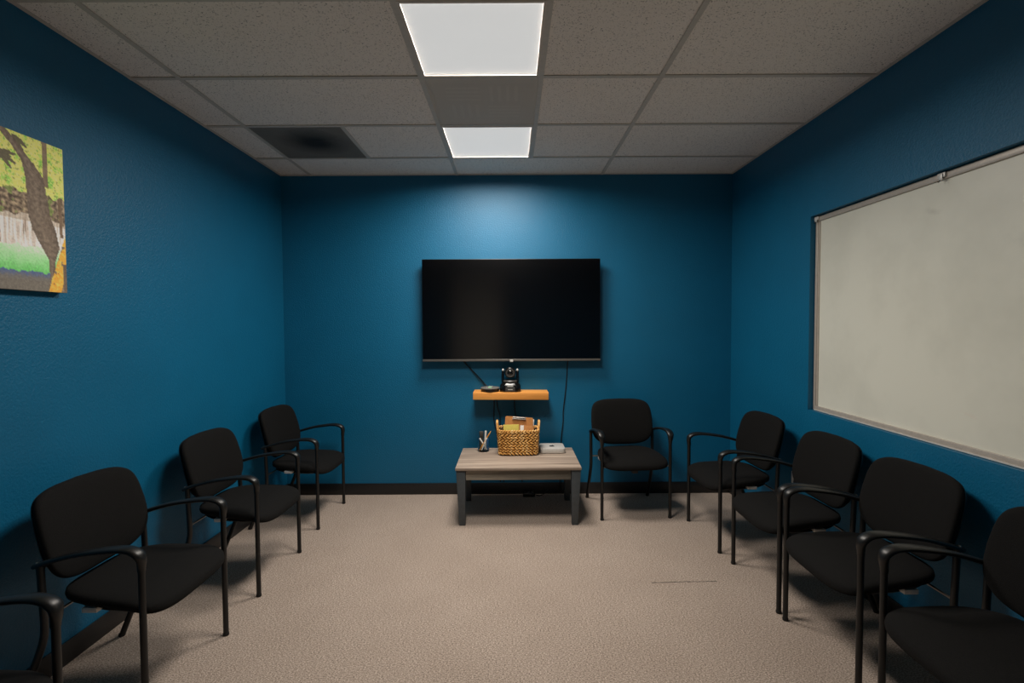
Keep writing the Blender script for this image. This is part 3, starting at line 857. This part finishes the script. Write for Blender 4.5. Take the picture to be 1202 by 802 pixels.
# ------------------------------------------------------------------ canvas picture on the left wall
def canvas_picture():
    y1, z0, z1, depth = -2.108, 1.597, 2.20, 0.034
    wdt = 0.914; hgt = z1 - z0
    t = empty('canvas_picture', (XL, y1, z0))
    tag(t, 'canvas print of a forest waterfall and tree on the left wall', 'picture')
    from mathutils import noise
    def nz(x, y, s, o=0): return noise.noise(Vector((x * s, y * s, o))) * 0.5 + 0.5
    def fr(x, y, s, o=0):
        return 0.5 + 0.5 * (noise.noise(Vector((x * s, y * s, o))) + 0.5 * noise.noise(Vector((x * s * 2.1, y * s * 2.1, o + 3))) + 0.3 * noise.noise(Vector((x * s * 4.3, y * s * 4.3, o + 7)))) / 1.5
    def interp(v, tab):
        for (a, b), (c, d_) in zip(tab, tab[1:]):
            if a <= v <= c: return b + (d_ - b) * (v - a) / (c - a)
        return None
    mix = lambda a, b, k: tuple(p + (q - p) * max(0, min(1, k)) for p, q in zip(a, b))
    # u: picture units of 0.25 m measured from left end of the part in view (1 = right edge), v: 0 top .. 1 bottom
    trunkL = [(0.0, -0.12), (0.08, 0.10), (0.17, 0.28), (0.28, 0.33), (0.5, 0.36), (0.6, 0.42), (0.70, 0.56), (0.78, 0.68), (0.9, 0.70), (1.0, 0.66)]
    trunkR = [(0.0, 0.04), (0.08, 0.26), (0.17, 0.48), (0.24, 0.63), (0.4, 0.70), (0.5, 0.75), (0.6, 0.84), (0.70, 0.88), (0.80, 0.80), (0.9, 0.78), (1.0, 0.72)]
    def colour(s, v):
        u = 1 - s / 0.25
        n1, n2 = fr(u * .25, v * .6, 30, 1), fr(u * .25, v * .6, 75, 5)
        n3 = fr(u * .25, v * .6, 150, 8)
        w = (nz(u, v, 9, 2) - .5) * 0.03
        # background bands
        if v < 0.36 + w * 2:
            c = mix((150, 200, 84), (240, 222, 120), (n1 - .28) * 3.6)
            c = mix(c, (108, 190, 92), (v - 0.16) * 1.9 * n2)
            if n2 < .36: c = mix(c, (96, 120, 52), .6)
            if n3 > .62: c = mix(c, (250, 238, 150), .6)
            if n3 < .36 and n1 < .5: c = mix(c, (92, 180, 84), .7)
            for ax, ay, bx, by in ((-.08, .15, .10, .17), (-.06, .16, .17, .20), (-.06, .16, .10, .235), (-.06, .15, .17, .145), (-.25, .2, -.02, .19), (.2, .03, .36, .075), (.16, .03, .3, .1)):
                k = max(0.0, min(1.0, ((u - ax) * (bx - ax) + 5.8 * (v - ay) * (by - ay)) / ((bx - ax) ** 2 + 5.8 * (by - ay) ** 2)))
                if math.hypot(u - ax - k * (bx - ax), 2.4 * (v - ay - k * (by - ay))) < 0.032 * (1.15 - abs(k - .4)): c = (98, 92, 72)
        elif v < 0.52 + w * 2:
            c = mix((70, 58, 48), (176, 156, 128), (n2 - .3) * 2.4)
            if n1 > .62: c = mix(c, (120, 150, 70), .6)
        elif v < 0.71 + w:
            st = fr(u, 0.2 * v + u * .2, 26, 9)
            c = mix((178, 164, 152), (246, 242, 236), (st - .32) * 3.0)
            if v < .55: c = mix(c, (150, 132, 110), .5)
            if st < .3: c = (128, 104, 84)
        elif v < 0.875 + w:
            c = mix((196, 232, 190), (104, 186, 100), (v - .71) / .165 + (n1 - .5) * .5)
        else:
            c = mix((72, 92, 140), (108, 104, 98), (v - .87) / .045 + (n2 - .5))
        if v > 0.93: c = mix((92, 86, 78), (124, 118, 108), n2)
        # thin trees
        if abs(u - 0.665 - 0.02 * v) < 0.045 and v < 0.3: c = mix((98, 82, 66), (150, 132, 108), n1)
        if abs(u - (0.90 + 0.1 * (v - .3))) < 0.028 and 0.35 < v < 0.62: c = mix((92, 76, 60), (140, 116, 92), n1)
        a, b = interp(v, trunkL), interp(v, trunkR)
        if a is not None and a + w < u < b + w:
            k = (u - a) / (b - a)
            c = mix((82, 70, 60), (150, 134, 116), n2 * 1.1 - .15 + (0.3 - abs(k - .45)) * .5)
        # lit buttress root at the lower right
        if v > 0.60:
            e = 1.0 - (v - 0.60) * 0.85
            if u > e + w:
                c = mix((92, 78, 64), (150, 132, 112), n2)
                if u < e + 0.16 + 0.18 * (v - .6) and n1 > .36: c = mix((222, 142, 46), (250, 196, 96), (n2 - .3) * 2)
                if u > .94 and v > .8: c = mix((84, 72, 60), (120, 104, 88), n2)
        if u < -0.5 and v > .36 and v < .9:          # far left bank, beyond the frame of the photo
            c = mix(c, (90, 104, 60), max(0, min(1, (-u - .5 + n1 - .5) * 1.5)))
        g = 0.80 + 0.40 * n3
        return tuple(min(255, q * g) for q in c)
    NX, NZ = 260, 170
    me = bpy.data.meshes.new('print')
    vs = [(depth + 0.0006, -wdt * i / NX, hgt * j / NZ) for j in range(NZ + 1) for i in range(NX + 1)]
    fs = [(j * (NX + 1) + i, (j + 1) * (NX + 1) + i, (j + 1) * (NX + 1) + i + 1, j * (NX + 1) + i + 1) for j in range(NZ) for i in range(NX)]
    me.from_pydata(vs, [], fs)
    ca = me.color_attributes.new('print_colour', 'FLOAT_COLOR', 'POINT')
    data = []
    for x, y, z in vs:
        data += [min(0.95, q * 1.5) for q in s2l(colour(-y, 1 - z / hgt))] + [1.0]
    ca.data.foreach_set('color', data)
    n = NT('canvas_print')
    at = n.n('ShaderNodeVertexColor'); at.layer_name = 'print_colour'
    n.l(at.outputs[0], n.b.inputs['Base Color']); n.set(Roughness=0.7)
    n.l(n.bump(n.noise(n.coord(), 900, 1), 0.2, 0.001), n.b.inputs['Normal'])
    me.materials.append(n.m)
    link_mesh('print', me, t)
    MB().box(0.002, depth, -wdt, 0, 0, hgt).build('stretched_canvas', plain('canvas_edge', (120, 112, 96), 0.8), t)
canvas_picture()

# ------------------------------------------------------------------ chairs
# local frame: origin on the floor midway between the front feet, the sitter faces -y, back is +y
CHW = 0.258
def make_chair():
    t = empty('guest_chair')
    # seat cushion: wide rounded front, narrower rear, front edge rolls down
    out = superell(0.250, 0.116, 0.338, 3.3, 3.6, 64, 0.060, 0.09)
    def seatmap(x, y, z):
        roll = -0.034 * max(0.0, (0.09 - y) / 0.15) ** 1.8
        side = 0.008 * (x / 0.24) ** 2 * max(0.0, min(1.0, (y - 0.05) / 0.2)) - 0.006 * (x / 0.24) ** 2 * max(0.0, min(1.0, (0.08 - y) / 0.1))
        dish = -0.006 * math.exp(-((x / 0.15) ** 2 + ((y - 0.22) / 0.12) ** 2))
        return (x, y, 0.423 + z + roll + side + (dish if z > 0 else 0) + 0.012 * max(0, y - .1) / 0.3)
    MB().pillow(out, (0, 0.12), 0.037, 0.030, 3.4, 10, seatmap).build('seat', MT['fabric'], t, smooth=70)
    pan = superell(0.215, 0.09, 0.30, 2.6, 3.0, 40, 0.09, 0.14)
    def panmap(x, y, z): return (x, y, 0.392 + z - 0.03 * max(0.0, (0.07 - y) / 0.14) ** 1.8)
    MB().pillow(pan, (0, 0.12), 0.006, 0.014, 4.0, 5, panmap).build('seat_pan', MT['shell'], t, smooth=50)
    # backrest: pad in front, plastic shell behind, leaning back, wrapped round the sitter
    def backmap(depth0):
        def f(x, zz, d):
            lean = math.tan(math.radians(12.5)) * (zz - 0.58)
            wrap = -0.030 * (x / 0.25) ** 2
            lum = 0.012 * math.cos((zz - 0.60) / 0.16)
            return (x, 0.390 + lean + wrap + depth0 - lum - d, zz)
        return f
    bo = superell(0.252, 0.190, 0.168, 3.3, 5.6, 72, 0.668)
    bo = [(x * (1 - 0.05 * max(0, (z - 0.70) / 0.13)), z - 0.010 * (x / 0.25) ** 2 * (1 if z > 0.7 else 0)) for x, z in bo]
    MB().pillow(bo, (0, 0.665), 0.028, 0.022, 3.6, 10, backmap(0.0)).build('backrest', MT['fabric'], t, smooth=70)
    so = [(x * 0.94, 0.665 + (z - 0.665) * 0.94) for x, z in bo]
    MB().pillow(so, (0, 0.665), 0.010, 0.016, 4.0, 6, backmap(0.024)).build('back_shell', MT['shell'], t, smooth=60)
    for s in (-1, 1):
        X = s * CHW
        # front leg
        l = MB().sweep([(X, 0, 0.006), (X, 0, 0.30), (X, 0, 0.585)], 0.0118, 12).build('leg', MT['steel'], t, smooth=50)
        MB().lathe([(0.0125, 0.0), (0.0135, 0.003), (0.0135, 0.012), (0.0122, 0.014)], (X, 0, 0), 12).build('glide', MT['shell'], l, smooth=50)
        # rear leg: upright behind the seat, kicking back below it
        pts = spline([(X * 0.985, 0.372, 0.592), (X * 0.985, 0.368, 0.48), (X * 0.985, 0.364, 0.36), (X * 0.985, 0.372, 0.30), (X * 0.99, 0.40, 0.22), (X, 0.445, 0.11), (X, 0.488, 0.006)], 5)
        l = MB().sweep(pts, [(0.0125, 0.0125)] * len(pts), 12, side=(1, 0, 0)).build('leg', MT['steel'], t, smooth=50)
        MB().lathe([(0.0125, 0.0), (0.0138, 0.003), (0.0138, 0.013), (0.0122, 0.015)], (X, 0.489, 0), 12).build('glide', MT['shell'], l, smooth=50)
        # armrest: slim at the back, broad where it turns down over the front leg
        A = [((X * 0.985, 0.393, 0.580), (0.0125, 0.0095)), ((X * 0.99, 0.33, 0.602), (0.014, 0.0095)), ((X, 0.24, 0.626), (0.018, 0.010)),
             ((X * 1.01, 0.15, 0.640), (0.0225, 0.0105)), ((X * 1.015, 0.08, 0.646), (0.0255, 0.0115)), ((X * 1.012, 0.035, 0.642), (0.0255, 0.013)),
             ((X * 1.012, 0.006, 0.626), (0.0255, 0.0145)), ((X * 1.004, -0.002, 0.603), (0.020, 0.0145)), ((X, 0.0, 0.575), (0.0138, 0.0138)), ((X, 0.0, 0.562), (0.0132, 0.0132))]
        P = spline([a for a, _ in A], 5)
        R = []
        for i in range(len(P)):
            q = i / 5; k = min(int(q), len(A) - 2); f = q - k
            R.append((A[k][1][0] * (1 - f) + A[k + 1][1][0] * f, A[k][1][1] * (1 - f) + A[k + 1][1][1] * f))
        a = MB().sweep(P, R, 14, side=(1, 0, 0)).build('armrest', MT['arm'], t, smooth=60)
        MB().lathe([(0.007, 0.0), (0.007, 0.004), (0.003, 0.006)], (X * 0.985, 0.380, 0.592), 10).build('screw_cap', MT['chrome'], a, smooth=50)
        # bracket that carries the backrest from the upright
        MB().sweep([(X * 0.96, 0.368, 0.575), (X * 0.90, 0.366, 0.585), (X * 0.80, 0.372, 0.60)], 0.008, 8).build('back_bracket', MT['steel'], t, smooth=50)
    # cross rods under the seat
    MB().sweep([(-CHW, 0.0, 0.395), (-CHW * .9, 0.02, 0.388), (CHW * .9, 0.02, 0.388), (CHW, 0.0, 0.395)], 0.0055, 8).build('seat_rod', MT['chrome'], t, smooth=50)
    MB().sweep([(-CHW, 0.364, 0.385), (CHW, 0.364, 0.385)], 0.0055, 8).build('seat_rod', MT['chrome'], t, smooth=50)
    MB().box(-0.022, 0.022, 0.02, 0.07, 0.335, 0.385).build('linking_block', MT['shell'], t, bevel=0.006)
    for s in (-1, 1): MB().box(min(s * 0.185, s * 0.226), max(s * 0.185, s * 0.226), 0.196, 0.252, 0.391, 0.410).build('seat_bracket', MT['silver'], t, bevel=0.002)
    return t

proto = make_chair()
# (x, y, heading, label); heading 0 faces the camera (-y), +90 deg faces +x, -90 faces -x
R90 = PI / 2
CH = [
    (1.380, -0.572, 0.075, 'black guest chair facing forward beside the grey table'),
    (-0.918, -0.470, R90 - 0.02, 'black armchair farthest back along the left wall, in the corner'),
    (-0.903, -1.350, R90, 'middle black armchair of the left wall row, second from the corner'),
    (-0.888, -2.203, R90, 'black armchair under the canvas picture, largest fully shown on the left'),
    (-0.900, -3.050, R90, 'black armchair cut off at bottom left, only its arm showing'),
    (1.762, -0.873, -R90 + 0.03, 'black armchair farthest back along the right wall, in the corner'),
    (1.792, -1.533, -R90, 'second black armchair from the corner on the right, left of its touching neighbour'),
    (1.792, -2.110, -R90, 'third black armchair from the corner under the whiteboard'),
    (1.790, -2.748, -R90, 'black armchair cut off by the right edge, nearest the camera'),
]
for i, (x, y, a, lab) in enumerate(CH):
    c = proto if i == 0 else copy_tree(proto)
    c.location = (x, y, 0); c.rotation_euler = (0, 0, a)
    tag(c, lab, 'chair', 'black guest chairs around the room')
